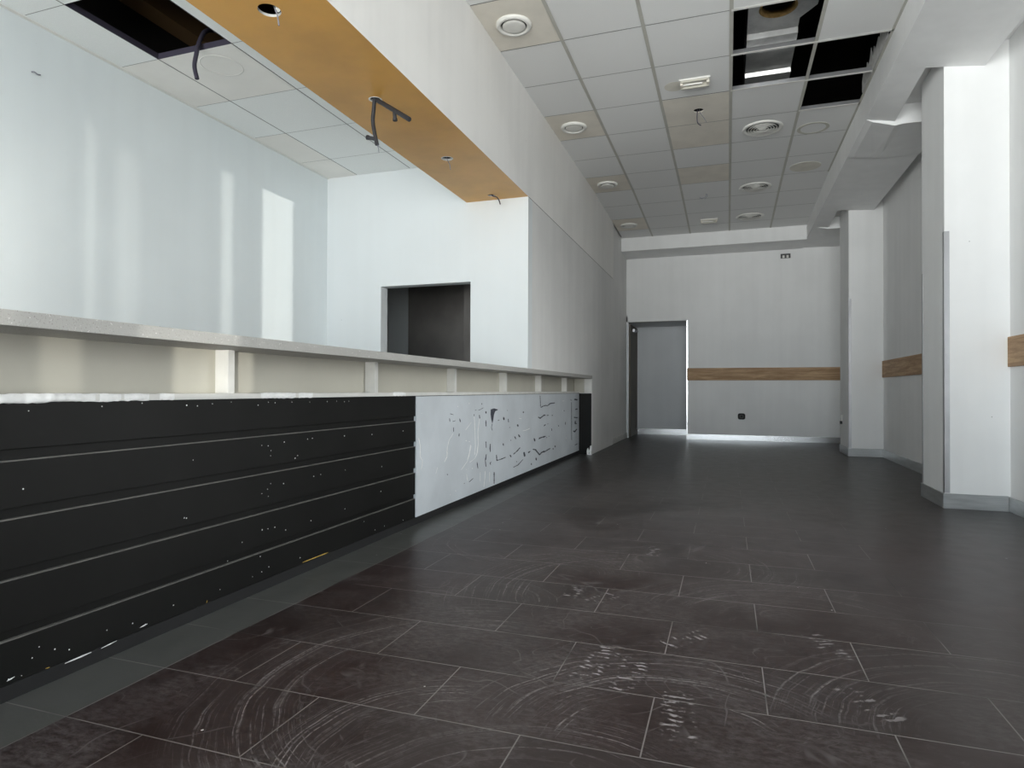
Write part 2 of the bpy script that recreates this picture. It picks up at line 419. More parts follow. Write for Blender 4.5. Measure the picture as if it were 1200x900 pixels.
w = MB()   # partition that carries on from the bulkhead, standing over the far end of the counter
w.box(X_PART - 0.12, X_PART, Y_BAR + 0.12, 7.97, 1.008, Z_BULK); w.box(X_PART - 0.12, X_PART, Y_BAR, 7.97, Z_BULK, 4.4, 1)
w.box(X_PART - 0.16, X_PART, 7.97, 9.55, 0, Z_BULK); w.box(X_PART - 0.16, X_PART, 7.97, 9.55, Z_BULK, 4.4, 1)
w.box(X_PART - 0.01, X_PART + 0.0008, Y_BAR + 0.002, 9.50, Z_BULK - 0.004, Z_BULK + 0.002, 2)
w.box(X_PART - 0.16, X_PART - 0.02, 9.55, Y_BACK, 0, 4.4)
structure(w.build('wall_partition', [M['paint_grey'], M['paint_warm'], M['joint']]), 'grey white partition wall beyond the counter', 'wall')
w = MB()   # wall across the bar with the serving hatch
hx0, hx1, hz0, hz1 = -3.10, -2.186, 0.95, 1.79
for a in ((X_LEFT, hx0, 0, Z_LOW + 0.1), (hx1, X_PART - 0.0005, 0.0, Z_BULK), (hx0, hx1, 0, hz0), (hx0, hx1, hz1, Z_LOW + 0.1), (hx1, -2.2, Z_BULK, Z_LOW + 0.1)):
    if a[0] == hx1 and a[2] == 0.0:
        w.box(hx1, -1.90, Y_BAR, Y_BAR + 0.12, 0, 1.008); w.box(hx1, X_PART - 0.0005, Y_BAR, Y_BAR + 0.12, 1.008, Z_BULK)
    else:
        w.box(a[0], a[1], Y_BAR, Y_BAR + 0.12, a[2], a[3])
structure(w.build('wall_hatch', M['paint_hatch']), 'bright white wall across the end of the bar with a serving hatch', 'wall')
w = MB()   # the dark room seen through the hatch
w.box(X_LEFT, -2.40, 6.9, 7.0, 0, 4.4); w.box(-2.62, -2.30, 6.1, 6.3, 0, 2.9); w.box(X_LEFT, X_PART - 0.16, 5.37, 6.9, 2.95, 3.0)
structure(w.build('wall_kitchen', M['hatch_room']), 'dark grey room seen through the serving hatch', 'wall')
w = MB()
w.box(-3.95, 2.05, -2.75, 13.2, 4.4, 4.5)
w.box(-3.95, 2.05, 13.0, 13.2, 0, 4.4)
w.box(X_LEFT, X_LEFT + 0.01, -2.6, Y_BAR, Z_LOW + 0.04, 4.4); w.box(X_LEFT, -2.23, Y_BAR - 0.01, Y_BAR, Z_LOW + 0.04, 4.4)  # dark sheets over the paler walls, shade above the bar put in as colour
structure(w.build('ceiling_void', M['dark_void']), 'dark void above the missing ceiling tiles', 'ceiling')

# shop front behind the camera: lintel, frame, mullions and three panes
w = MB(); w.box(-3.85, 1.98, -2.75, Y_FRONT - 0.02, 3.33, 4.4); w.box(-3.85, 1.98, -2.75, Y_FRONT - 0.02, 0, 0.10)
structure(w.build('wall_front', M['paint']), 'wall above the shop window', 'wall')
wf = MB()
for x0, x1 in ((-3.7, -3.64), (1.77, 1.83)):
    wf.box(x0, x1, -2.70, -2.62, 0.10, 3.33)
wf.box(-3.7, 1.83, -2.70, -2.62, 0.10, 0.15); wf.box(-3.7, 1.83, -2.70, -2.62, 3.28, 3.33)
win = structure(wf.build('window_1', M['shop_frame']), 'glazed shop front', 'window')
for x in (-1.9, -0.05):
    m = MB(); m.box(x - 0.03, x + 0.03, -2.70, -2.62, 0.15, 3.28); m.build('mullion', M['shop_frame'], win)
for x0, x1 in ((-3.64, -1.93), (-1.87, -0.08), (-0.02, 1.77)):
    m = MB(); m.box(x0, x1, -2.665, -2.655, 0.15, 3.28); m.build('window_pane', M['glass'], win)

wf = MB()  # unseen side window, added to brighten the counter boards and partition
for y0, y1 in ((SY0, SY0 + 0.06), (SY1 - 0.06, SY1)):
    wf.box(X_RIGHT + 0.04, X_RIGHT + 0.11, y0, y1, SZ0, SZ1)
wf.box(X_RIGHT + 0.04, X_RIGHT + 0.11, SY0, SY1, SZ0, SZ0 + 0.06); wf.box(X_RIGHT + 0.04, X_RIGHT + 0.11, SY0, SY1, SZ1 - 0.06, SZ1)
win = structure(wf.build('added_window', M['shop_frame']), 'unseen glazed opening added in the right wall to light the boards', 'window')
m = MB(); m.box(X_RIGHT + 0.07, X_RIGHT + 0.08, SY0 + 0.06, SY1 - 0.06, SZ0 + 0.06, SZ1 - 0.06); m.build('window_pane', M['glass'], win)

# ---------------------------------------------------------------- bulkhead over the bar, ochre underside with four cable holes
w = MB()
w.box(X_PART - 0.012, X_PART, -2.6, Y_BAR, Z_BULK + 0.0008, 4.4, 0)
w.box(-2.227, -2.215, -2.6, Y_BAR, Z_BULK + 0.0008, 4.4, 0)
holes = [(-1.932, 2.297, 0.050), (-1.940, 3.205, 0.030), (-1.937, 4.19, 0.036), (-1.94, 5.11, 0.030)]
ys = [-2.6] + [q for hx, hy, hr in holes for q in (hy - 0.1, hy + 0.1)] + [Y_BAR]
for i in range(len(ys) - 1):
    if i % 2 == 0:
        w.face([(-2.227, ys[i], Z_BULK), (X_PART, ys[i], Z_BULK), (X_PART, ys[i + 1], Z_BULK), (-2.227, ys[i + 1], Z_BULK)], 1)
    else:
        hx, hy, hr = holes[i // 2]
        w.ring_cell(-2.227, X_PART, ys[i], ys[i + 1], (hx, hy), hr, Z_BULK, 32, 1, thick=0.012, mi_edge=2)
w.box(-2.21, X_PART - 0.014, -2.6, Y_BAR, 2.62, 2.64, 3)
structure(w.build('trim_bulkhead', [M['paint_warm'], M['ochre'], M['plaster'], M['dark_void']], recalc=False), 'deep white bulkhead above the bar with an ochre underside', 'bulkhead')

# ---------------------------------------------------------------- low tiled ceiling above the bar
def mortar(m, x0, x1, y0, y1, z, mi):
    m.face([(x0, y0, z), (x1, y0, z), (x1, y1, z), (x0, y1, z)], mi)
low = MB()
LX = [-3.70, -3.365, -2.795, -2.215]
LY = [-2.60, -1.19, -0.59, 0.01, 0.61, 1.21, 1.81, 2.41, 3.0, 3.60, 4.20, 4.80, Y_BAR]
warm = {(0, 10), (0, 11), (1, 8), (0, 8)}
for i in range(3):
    for j in range(len(LY) - 1):
        if (i, j) == (1, 7): continue
        low.face([(LX[i] + .004, LY[j] + .002, Z_LOW), (LX[i + 1] - .004, LY[j] + .002, Z_LOW), (LX[i + 1] - .004, LY[j + 1] - .002, Z_LOW), (LX[i] + .004, LY[j + 1] - .002, Z_LOW)], 1 if (i, j) in warm else 0)
lowo = structure(low.build('ceiling_bar', [M['tile_low'], M['tile_low_warm']], recalc=False), 'low tiled ceiling above the bar with one tile missing', 'ceiling')
g = MB()
for i in range(3):      # backing that closes the hair joints, left open at the missing tile
    for j in range(len(LY) - 1):
        if (i, j) != (1, 7): mortar(g, LX[i], LX[i + 1], LY[j], LY[j + 1], Z_LOW + 0.006, 0)
g.box(-3.70, -3.675, -2.6, Y_BAR, Z_LOW - 0.004, Z_LOW + 0.03, 1)
for x in (-3.365, -2.795):
    g.box(x - 0.002, x + 0.002, 2.41, 3.0, Z_LOW, Z_LOW + 0.035, 2)
g.box(-3.365, -2.795, 2.998, 3.002, Z_LOW, Z_LOW + 0.035, 2)
g.build('ceiling_grid', [M['joint'], M['white_metal'], M['conduit_grey']], lowo, recalc=False)
jo = MB(); jo.box(-3.42, -3.28, 1.2, 5.2, 3.12, 3.26)
structure(jo.build('trim_joist', plain('brown_joist', (0.10, 0.055, 0.02), 0.8)), 'brown joist inside the opening above the bar', 'joist')

# ---------------------------------------------------------------- main tiled ceiling
def zc(y):
    return Z_CEIL - max(0.0, y - 8.2) * 0.036
def ty(k):
    return min(max(TY0 + k * TDY, Y_FRONT), 10.45)
OPEN = {(3, 0), (3, 1), (4, 1), (4, 2)}
BEIGE = {(0, -1), (0, 2), (0, 5), (0, 8), (0, -4), (2, 2), (2, 3), (2, 5)}
c = MB(); gr = MB()
for k in range(-12, 10):
    y0, y1 = ty(k), ty(k + 1)
    if y1 - y0 < 0.01: continue
    for i in range(5):
        if (i, k) in OPEN: continue
        mi = 1 if (i, k) in BEIGE else 0
        a, b, p, q = TX[i] + .001, TX[i + 1] - .001, y0 + .0035, y1 - .0035
        if (i, k) == (2, 2):
            c.ring_cell(a, b, p, q, (-0.258, 6.045), 0.046, Z_CEIL, 32, mi, thick=0.012)
        else:
            c.face([(a, p, zc(p)), (b, p, zc(p)), (b, q, zc(q)), (a, q, zc(q))], mi)
        if (i, k) != (2, 2):
            gr.face([(TX[i], y0, zc(y0) + .008), (TX[i + 1], y0, zc(y0) + .008), (TX[i + 1], y1, zc(y1) + .008), (TX[i], y1, zc(y1) + .008)], 1)
    for i in range(1, 5):
        x = TX[i]
        gr.face([(x - .013, y0, zc(y0) - .002), (x + .013, y0, zc(y0) - .002), (x + .013, y1, zc(y1) - .002), (x - .013, y1, zc(y1) - .002)], 0)
for (x0, x1, k) in ((TX[3], TX[4], 0), (TX[3], TX[5], 1), (TX[3], TX[5], 2), (TX[4], TX[5], 3)):
    y = ty(k)
    gr.box(x0, x1, y - .012, y + .012, Z_CEIL - .003, Z_CEIL - .001, 2); gr.box(x0, x1, y - .002, y + .002, Z_CEIL - .001, Z_CEIL + .035, 3)
for x in (TX[3], TX[4], TX[5] - .003):
    gr.box(x - .002, x + .002, ty(0), ty(3), Z_CEIL - .001, Z_CEIL + .035, 3)
gr.box(TX[5] - .018, TX[5], -2.6, 8.2, Z_CEIL - .003, Z_CEIL - .001, 0)
co = structure(c.build('ceiling', [M['tile_white'], M['tile_beige']], recalc=False), 'grey white tiled ceiling with four tiles missing', 'ceiling')
gr.build('ceiling_grid', [M['grid'], M['joint'], M['white_metal'], M['alu']], co, recalc=False)

# ---------------------------------------------------------------- dropped soffit along the right, with a notch behind each column
def zl(y):
    return 3.165 - 0.0080 * (y - 4.4)
so = MB()
ZR = 3.088
def soffit(y0, y1, xr, zr0=ZR, zr1=ZR):
    so.face([(X_SOF, y0, zl(y0)), (xr, y0, zr0), (xr, y1, zr1), (X_SOF, y1, zl(y1))])
    so.face([(xr, y0, zr0), (xr, y0, 3.30), (xr, y1, 3.30), (xr, y1, zr1)])
soffit(-2.6, 5.2, 1.69)
ZA = 3.1312
so.face([(1.335, 5.2, ZA), (1.69, 5.2, ZR), (1.69, 5.2, 3.30), (1.335, 5.2, 3.30)])
so.face([(X_SOF, 5.2, zl(5.2)), (1.335, 5.2, ZA), (1.335, 6.1, 3.108), (X_SOF, 6.1, zl(6.1))])
so.face([(1.335, 5.2, ZA), (1.335, 5.2, 3.3), (1.335, 6.1, 3.3), (1.335, 6.1, 3.108)])
lip = [(X_SOF, zl(6.1)), (1.17, 3.125), (1.34, 3.073), (1.40, 3.082), (1.83, 3.082)]
lip2 = [(X_SOF, zl(7.0)), (1.17, 3.13), (1.34, 3.112), (1.40, 3.105), (1.72, ZR)]
for i in range(4):
    a, b, p, q = lip[i], lip[i + 1], lip2[i], lip2[i + 1]
    so.face([(a[0], 6.1, a[1]), (b[0], 6.1, b[1]), (q[0], 7.0, q[1]), (p[0], 7.0, p[1])])
    so.face([(a[0], 6.1, a[1]), (b[0], 6.1, b[1]), (b[0], 6.1, 3.3), (a[0], 6.1, 3.3)])
soffit(7.0, 8.92, 1.725)
so.face([(1.72, 7.0, ZR), (1.72, 7.0, 3.3), (1.83, 6.1, 3.3), (1.83, 6.1, 3.082)])
ZB = 3.1155
so.face([(1.32, 8.92, ZB), (1.725, 8.92, ZR), (1.725, 8.92, 3.30), (1.32, 8.92, 3.30)])
so.face([(X_SOF, 8.92, zl(8.92)), (1.32, 8.92, ZB), (1.32, 9.74, 3.10), (X_SOF, 9.74, zl(9.74))])
so.face([(1.32, 8.92, ZB), (1.32, 8.92, 3.3), (1.32, 9.74, 3.3), (1.32, 9.74, 3.10)])
so.face([(1.15, 9.74, zl(9.74)), (1.32, 9.74, 3.080), (1.83, 9.74, 3.085), (1.83, 9.74, 3.3), (1.15, 9.74, 3.3)])
for (a, za0, za1), (b, zb0, zb1) in (((X_SOF, zl(9.74), 3.104), (1.15, zl(9.74), 3.103)), ((1.15, zl(9.74), 3.103), (1.32, 3.080, 3.097)), ((1.32, 3.080, 3.097), (1.83, 3.085, 3.086))):
    so.face([(a, 9.74, za0), (b, 9.74, zb0), (b, 10.3, zb1), (a, 10.3, za1)])
so.face([(X_SOF, 10.3, 3.104), (1.15, 10.3, 3.103), (1.32, 10.3, 3.097), (1.83, 10.3, 3.086), (1.83, 11.0, 3.083), (X_SOF, 11.0, 3.10)])
n = 24
for i in range(n):
    y0, y1 = -2.6 + i * 13.02 / n, -2.6 + (i + 1) * 13.02 / n
    so.face([(X_SOF, y0, zl(y0)), (X_SOF, y1, zl(y1)), (X_SOF, y1, zc(y1) + .02), (X_SOF, y0, zc(y0) + .02)])
so.face([(1.2, -2.6, 3.245), (1.83, -2.6, 3.245), (1.83, 11, 3.245), (1.2, 11, 3.245)])
so.face([(X_SOF, -2.6, zc(0) + .02), (1.83, -2.6, 3.42), (1.83, 11, 3.42), (X_SOF, 11, 3.42)])
structure(so.build('trim_soffit', M['paint'], recalc=False), 'dropped white soffit running along the right hand side', 'soffit')
bb = MB()
bb.prism([(10.42, 3.106), (10.42, 3.36), (11.0, 3.36), (11.0, 3.088)], 'x', -1.665, X_SOF)
structure(bb.build('trim_lintel', M['paint']), 'white dropped beam in front of the back wall', 'beam')

for nm, y0, y1, lab in (('column', 5.20, 5.74, 'nearer white column against the right wall'), ('column', 8.93, 9.57, 'further white column against the right wall')):
    cm = MB(); cm.box(1.445, X_RIGHT, y0, y1, 0, 3.30)
    structure(cm.build(nm, M['paint']), lab, 'column')

# ---------------------------------------------------------------- skirting
def skirting(name, boxes, mat, label):
    m = MB()
    for b in boxes: m.box(*b)
    structure(m.build(name, mat, None, 0.002), label, 'skirting')
T = 0.012
skirting('baseboard_back', [(-0.655, 1.80, Y_BACK - T, Y_BACK, 0, 0.095)], M['steel'], 'bright steel skirting along the back wall')
skirting('baseboard_passage', [(X_PART, -0.60, 12.0 - T, 12.0, 0, 0.11)], M['steel'], 'steel skirting at the end of the passage')
skirting('baseboard_right', [(X_RIGHT - T, X_RIGHT, 5.74, 8.93 , 0, 0.10), (X_RIGHT - T, X_RIGHT, SY1, 5.2, 0, 0.10)], M['steel_dimmed'], 'steel skirting along the right wall')
skirting('baseboard_column', [(1.445 - T, X_RIGHT - T, 5.2 - T, 5.2, 0, 0.105), (1.445 - T, 1.445, 5.2, 5.74 , 0, 0.105)], M['steel_dimmed'], 'steel skirting round the nearer column')
skirting('baseboard_column', [(1.445 - T, X_RIGHT - T, 8.93 - T, 8.93, 0, 0.10), (1.445 - T, 1.445, 8.93, 9.57, 0, 0.10)], M['steel_dimmed'], 'steel skirting round the further column')
skirting('baseboard_left', [(X_PART - 0.02, X_PART - 0.006, 9.56, Y_BACK, 0, 0.09)], M['plaster'], 'dusty pale skirting at the far left of the room')

# ---------------------------------------------------------------- the bar counter
bar = empty('bar_counter', (-1.778, 1.1, 0), 0.005)
tag(bar, 'long bar counter with black grooved front, stripped white boards and grey stone top', 'bar counter')
A0, A1 = -3.60, 6.868
k = MB(); k.box(-0.50, -0.013, A0, A1, 0.045, 0.782); k.build('carcass', M['black'], bar)
for z0, z1 in ((0.659, 0.782), (0.505, 0.630), (0.344, 0.477), (0.187, 0.318), (0.045, 0.161)):
    k = MB(); k.box(-0.0135, 0.0, A0, 2.336, z0, z1); k.build('front_board', M['black'], bar, 0.0012)
for z in (0.630, 0.477, 0.318, 0.161):
    k = MB(); k.box(-0.011, 0.0012, A0, 2.330, z - 0.0030, z + 0.0004); k.build('groove_edge', M['lip'], bar)
k = MB(); k.box(-0.06, -0.006, A0, A1, 0.0, 0.036); k.box(-0.05, -0.001, A0, A1, 0.036, 0.044); k.build('kickboard', M['black_flat'], bar)
k = MB(); k.box(-0.070, 0.005, A0, A1, 0.782, 0.803); k.build('ledge', M['ledge'], bar, 0.0015)
k = MB(); k.box(-0.080, -0.064, A0, A1, 0.803, 0.967); k.build('shelf_back', M['beige'], bar)
for y in (-0.26, 0.811, 1.868, 2.928, 4.012, 5.095, 6.205):
    k = MB(); k.box(-0.064, -0.003, y, y + 0.034, 0.803, 0.967); k.build('divider', M['ledge'], bar, 0.001)
k = MB(); k.box(-0.55, 0.178, A0, 6.855, 0.967, 1.005); k.build('countertop', M['quartz'], bar, 0.002)
k = MB(); k.box(-0.05, 0.165, 6.853, 6.868, 0.0, 0.779); k.build('end_panel', M['black'], bar)
k = MB(); k.box(0.075, 0.165, 6.850, 6.868, 0.785, 0.966); k.build('end_block', M['ledge'], bar)
k = MB(); k.box(-0.06, 0.075, 6.853, 6.868, 0.785, 0.966); k.build('end_cheek', M['beige'], bar)

MARKS = {"dark":[[3,[3.654,0.548],[3.636,0.517],[3.655,0.493]],[7,[2.993,0.617],[3.008,0.591]],[4,[2.828,0.657],[2.888,0.647]],[4,[2.821,0.627],[2.828,0.602]],[4,[2.869,0.601],[2.93,0.606]],[4,[2.889,0.561],[2.89,0.53]],[5,[2.987,0.513],[2.983,0.491]],[6,[3.371,0.629],[3.38,0.601]],[8,[3.508,0.653],[3.514,0.634]],[5,[3.509,0.583],[3.515,0.533]],[5,[3.511,0.417],[3.52,0.366]],[5,[3.61,0.39],[3.607,0.339]],[4,[3.521,0.315],[3.512,0.272]],[3,[3.346,0.664],[3.396,0.67],[3.456,0.682]],[4,[3.281,0.666],[3.313,0.669]],[4,[3.421,0.717],[3.424,0.705]],[4,[3.265,0.639],[3.265,0.624]],[5,[3.787,0.565],[3.816,0.572]],[5,[3.779,0.567],[3.824,0.569]],[9,[3.928,0.592],[3.94,0.564]],[4,[4.048,0.571],[4.061,0.539]],[5,[4.086,0.497],[4.091,0.491]],[9,[4.306,0.51],[4.325,0.488]],[4,[4.023,0.647],[4.03,0.639]],[7,[4.478,0.621],[4.484,0.606]],[6,[5.059,0.641],[5.145,0.653],[5.251,0.66],[5.323,0.654],[5.435,0.676],[5.629,0.679]],[7,[4.976,0.55],[5.043,0.534],[5.128,0.549],[5.198,0.561],[5.252,0.554]],[5,[5.288,0.553],[5.369,0.553]],[7,[5.494,0.545],[5.544,0.546]],[7,[5.182,0.447],[5.253,0.462]],[4,[5.307,0.462],[5.363,0.462]],[5,[4.227,0.407],[4.262,0.38]],[9,[4.334,0.417],[4.38,0.389]],[4,[4.122,0.384],[4.122,0.376]],[7,[3.918,0.37],[3.93,0.348]],[8,[4.832,0.348],[4.865,0.314]],[8,[4.995,0.327],[5.028,0.334],[5.114,0.337],[5.254,0.337]],[4,[5.283,0.326],[5.309,0.318]],[4,[5.371,0.334],[5.394,0.326]],[6,[3.755,0.289],[3.765,0.242],[3.85,0.241],[3.991,0.246]],[7,[4.101,0.255],[4.134,0.232]],[6,[4.19,0.251],[4.295,0.27],[4.39,0.295]],[9,[4.502,0.243],[4.532,0.197]],[9,[4.634,0.222],[4.709,0.233]],[7,[4.786,0.244],[4.882,0.231],[4.947,0.202],[5.03,0.166],[5.115,0.186],[5.221,0.181],[5.441,0.196]],[9,[5.064,0.182],[5.22,0.186]],[5,[5.556,0.188],[5.564,0.173]],[6,[5.635,0.21],[5.655,0.188]],[7,[4.899,0.151],[4.915,0.122]],[5,[4.741,0.114],[4.748,0.095]],[5,[4.192,0.137],[4.323,0.142],[4.475,0.177]],[4,[4.283,0.182],[4.291,0.172]],[10,[6.577,0.705],[6.759,0.697]],[8,[6.63,0.578],[6.761,0.583]],[7,[6.554,0.483],[6.762,0.471]],[7,[6.631,0.439],[6.632,0.404],[6.71,0.395]],[8,[6.531,0.318],[6.607,0.302],[6.727,0.33]],[6,[6.609,0.135],[6.766,0.14]],[4,[6.388,0.708],[6.417,0.691]],[2.5,[6.427,0.674],[6.443,0.211]],[3,[5.04,0.763],[5.059,0.65]],[3,[5.495,0.405],[5.507,0.38]],[4,[5.788,0.425],[5.796,0.412]],[3,[6.114,0.446],[6.123,0.413]],[4,[6.044,0.586],[6.062,0.575]],[4,[3.608,0.391],[3.613,0.324]],[5,[3.61,0.244],[3.62,0.221]],[5,[3.328,0.275],[3.346,0.225]],[4,[3.526,0.317],[3.499,0.274],[3.518,0.218]],[5,[3.611,0.384],[3.602,0.344]],[5,[3.632,0.246],[3.603,0.232]],[6,[3.702,0.156],[3.703,0.059]],[4,[3.17,0.146],[3.253,0.163]],[4,[3.075,0.147],[3.09,0.151]],[5,[2.787,0.253],[2.794,0.245]]],"white":[[3,[3.265,0.621],[3.279,0.53],[3.292,0.397],[3.277,0.332]],[3,[3.372,0.599],[3.34,0.503],[3.349,0.417],[3.333,0.345],[3.301,0.318]],[3,[2.883,0.52],[2.816,0.48],[2.784,0.429],[2.778,0.37],[2.753,0.348]],[3,[3.21,0.582],[3.157,0.555],[3.097,0.529]],[3,[3.197,0.417],[3.174,0.36],[3.137,0.311]],[4,[2.364,0.524],[2.386,0.473],[2.387,0.408],[2.409,0.386]],[8,[3.159,0.721],[3.167,0.717]],[8,[3.109,0.456],[3.115,0.449]],[8,[3.17,0.445],[3.176,0.438]],[5,[2.957,0.706],[2.961,0.699]],[5,[2.397,0.675],[2.403,0.672]],[4,[4.458,0.443],[4.543,0.442],[4.691,0.451]],[4,[4.345,0.563],[4.428,0.555]],[5,[5.965,0.581],[6.0,0.585]],[5,[6.125,0.261],[6.171,0.253]],[4,[5.964,0.692],[6.052,0.696]],[3,[4.487,0.338],[4.498,0.332]],[3,[3.208,0.41],[3.176,0.351],[3.136,0.302],[3.02,0.251]],[3,[3.344,0.406],[3.319,0.337],[3.285,0.308],[3.177,0.288]],[4,[2.786,0.399],[2.779,0.365],[2.739,0.338]],[3,[2.633,0.316],[2.608,0.275]],[3,[3.121,0.211],[3.13,0.182],[3.146,0.155]],[3,[2.418,0.391],[2.413,0.355],[2.398,0.328]],[3,[3.5,0.187],[3.491,0.135],[3.47,0.065]],[3,[3.594,0.169],[3.595,0.088]],[2.5,[3.391,0.194],[3.392,0.122]],[5,[2.931,0.114],[2.924,0.124]],[4,[2.845,0.109],[2.831,0.103]],[6,[3.227,0.242],[3.24,0.235]],[5,[3.118,0.247],[3.126,0.241]],[6,[3.28,0.35],[3.288,0.344]]],"blob":[[3.616,0.664],[3.69,0.67],[3.786,0.659],[3.767,0.651],[3.719,0.646],[3.691,0.618],[3.672,0.573],[3.654,0.548],[3.626,0.588],[3.612,0.627]],"specks":[[0.732,0.765],[0.825,0.77],[0.971,0.755],[1.031,0.766],[1.072,0.763],[1.18,0.764],[1.304,0.762],[1.436,0.762],[1.513,0.763],[1.578,0.759],[1.617,0.761],[0.994,0.592],[1.032,0.587],[1.132,0.595],[1.047,0.545],[1.049,0.566],[1.221,0.529],[1.204,0.519],[1.325,0.597],[1.29,0.596],[1.58,0.591],[1.048,0.43],[1.129,0.419],[1.03,0.41],[0.996,0.397],[1.035,0.38],[1.389,0.425],[1.337,0.423],[1.589,0.422],[1.94,0.399],[1.932,0.265],[1.588,0.231],[1.32,0.225],[1.0,0.25],[1.034,0.248],[1.075,0.245],[1.145,0.219],[0.888,0.225],[1.763,0.134],[2.185,0.06],[1.873,0.068],[1.972,0.069],[2.179,0.579],[1.837,0.581],[0.089,0.759],[0.3,0.766],[0.438,0.773],[0.616,0.762],[0.663,0.759],[0.646,0.569],[0.077,0.551],[0.61,0.374],[0.619,0.369],[0.567,0.085],[0.776,0.076],[0.888,0.225],[0.946,0.076],[0.99,0.145],[1.041,0.09],[0.999,0.081],[1.0,0.25],[1.034,0.247],[1.076,0.245],[1.144,0.22],[1.318,0.225],[0.609,0.372],[0.619,0.37],[1.243,0.077],[0.813,0.172],[0.046,0.059],[0.078,0.055],[0.105,0.091],[0.123,0.114],[0.166,0.091],[0.207,0.074],[0.457,0.059],[0.323,0.088],[0.411,0.078]],"streaks":[[[0.194,0.04],[0.273,0.041]],[[0.304,0.04],[0.356,0.044]],[[0.436,0.055],[0.464,0.058]],[[0.041,0.056],[0.06,0.06]]],"yel":[[[1.258,0.052],[1.449,0.05]],[[0.14,0.048],[0.152,0.047]],[[0.711,0.047],[0.715,0.055]]]}
def ribbon(mb, w, pts, off, jit=0.35):
    rnd = random.Random(int(pts[0][0] * 1000) + len(pts))
    dense = []
    for (a, b) in zip(pts[:-1], pts[1:]):
        n = max(2, int(math.hypot((b[0] - a[0]) * 0.3, b[1] - a[1]) / 0.006))
        for j in range(n): dense.append((a[0] + (b[0] - a[0]) * j / n, a[1] + (b[1] - a[1]) * j / n))
    dense.append(tuple(pts[-1]))
    L, R = [], []
    for i, p in enumerate(dense):
        q0, q1 = dense[max(i - 1, 0)], dense[min(i + 1, len(dense) - 1)]
        Y = p[0] + 1.1
        wy, wz = w / 10 * Y * Y / 1326 * 1.2 / 2, w / 10 * (Y + 0.6) / 741 / 2
        ty_, tz = (q1[0] - q0[0]) / wy, (q1[1] - q0[1]) / wz
        l = math.hypot(ty_, tz) or 1
        s = (0.35 if i in (0, len(dense) - 1) else 1.0) * (1 + rnd.uniform(-jit, jit))
        ny, nz = -tz / l * wy * s, ty_ / l * wz * s
        L.append((p[0] + ny, p[1] + nz)); R.append((p[0] - ny, p[1] - nz))
    for i in range(len(dense) - 1):
        mb.face([(off, *L[i]), (off, *L[i + 1]), (off, *R[i + 1]), (off, *R[i])])
        mb.face([(off - 0.0012, L[i][0], L[i][1]), (off - 0.0012, L[i + 1][0], L[i + 1][1]), (off, *L[i + 1]), (off, *L[i])])
        mb.face([(off, *R[i]), (off, *R[i + 1]), (off - 0.0012, R[i + 1][0], R[i + 1][1]), (off - 0.0012, R[i][0], R[i][1])])
PANELS = [(2.336, 3.676), (3.679, 5.049), (5.051, 6.852)]
for y0, y1 in PANELS:
    k = MB(); k.box(-0.012, 0.006, y0, y1, 0.048, 0.7785)
    p = k.build('white_board', M['board'], bar, 0.001)
    tag(p, 'stripped white board with glue marks')
    dk, wh = MB(), MB()
    for s in MARKS['dark']:
        if y0 - 0.05 <= s[1][0] < y1 - (0.05 if y1 < 6 else 0): ribbon(dk, s[0] * 1.5, s[1:], 0.0072)
    for s in MARKS['white']:
        if y0 <= s[1][0] < y1: ribbon(wh, s[0] * 1.5, s[1:], 0.0078, 0.2)
    if y0 < 3.6 < y1: dk.face([(0.0073, *q) for q in MARKS['blob']])
    if dk.f: tag(dk.build('glue_residue', M['glue'], p), kind='stuff')
    if wh.f: tag(wh.build('filler_streak', M['filler'], p), kind='stuff')
sp = MB()
for (y, z) in MARKS['specks']:
    r = random.uniform(0.0013, 0.0026) * (0.7 + 0.2 * (y + 1.1))
    sp.lathe([(r, 0.0), (r * 0.6, 0.0012), (0.0001, 0.0015)], (0.0, y, z), 8, axis='x')
for s in MARKS['streaks']: ribbon(sp, 12, s, 0.0014, 0.6)
tag(sp.build('filler_speck', M['filler'], bar), None, None, None, 'stuff')
sp = MB()
for s in MARKS['yel']: ribbon(sp, 9, s, 0.0014, 0.3)
tag(sp.build('yellow_scrape', M['yellow'], bar), kind='stuff')
# rough bead of white filler left along the ledge
fb = MB(); rnd = random.Random(3)
def bead(y0, y1, amp):
    n = int((y1 - y0) / 0.012); ring = []
    for i in range(n + 1):
        y = y0 + (y1 - y0) * i / n
        e = min(1, i / 4, (n - i) / 4)
        d = (0.002 + amp * (0.3 + 0.4 * math.sin(y * 37 + 2 * math.sin(y * 11))) + rnd.uniform(-.0025, .004)) * e
        lo = 0.7815 - (0.001 + 0.002 * math.sin(y * 23)) * e * (amp / 0.012) + rnd.uniform(-.0015, .0015)
        hi = 0.803 + (0.001 + rnd.uniform(-.001, .002)) * e
        ring.append([(0.0045, y, lo), (0.005 + d, y, lo + 0.004), (0.005 + d * rnd.uniform(.2, 1.3), y, 0.792 + rnd.uniform(-.003, .003)), (0.005 + d * 0.7, y, hi), (-0.01, y, hi + 0.0005)])
    for a, b in zip(ring[:-1], ring[1:]):
        for j in range(4): fb.face([a[j], b[j], b[j + 1], a[j + 1]], 0, True)
bead(-0.35, 0.36, 0.012); bead(0.37, 0.46, 0.006); bead(0.50, 0.56, 0.009); bead(0.98, 1.20, 0.004); bead(1.22, 1.32, 0.003); bead(2.05, 2.2, 0.003)
tag(fb.build('filler_bead', M['filler'], bar), 'rough white filler smeared along the ledge', kind='stuff')

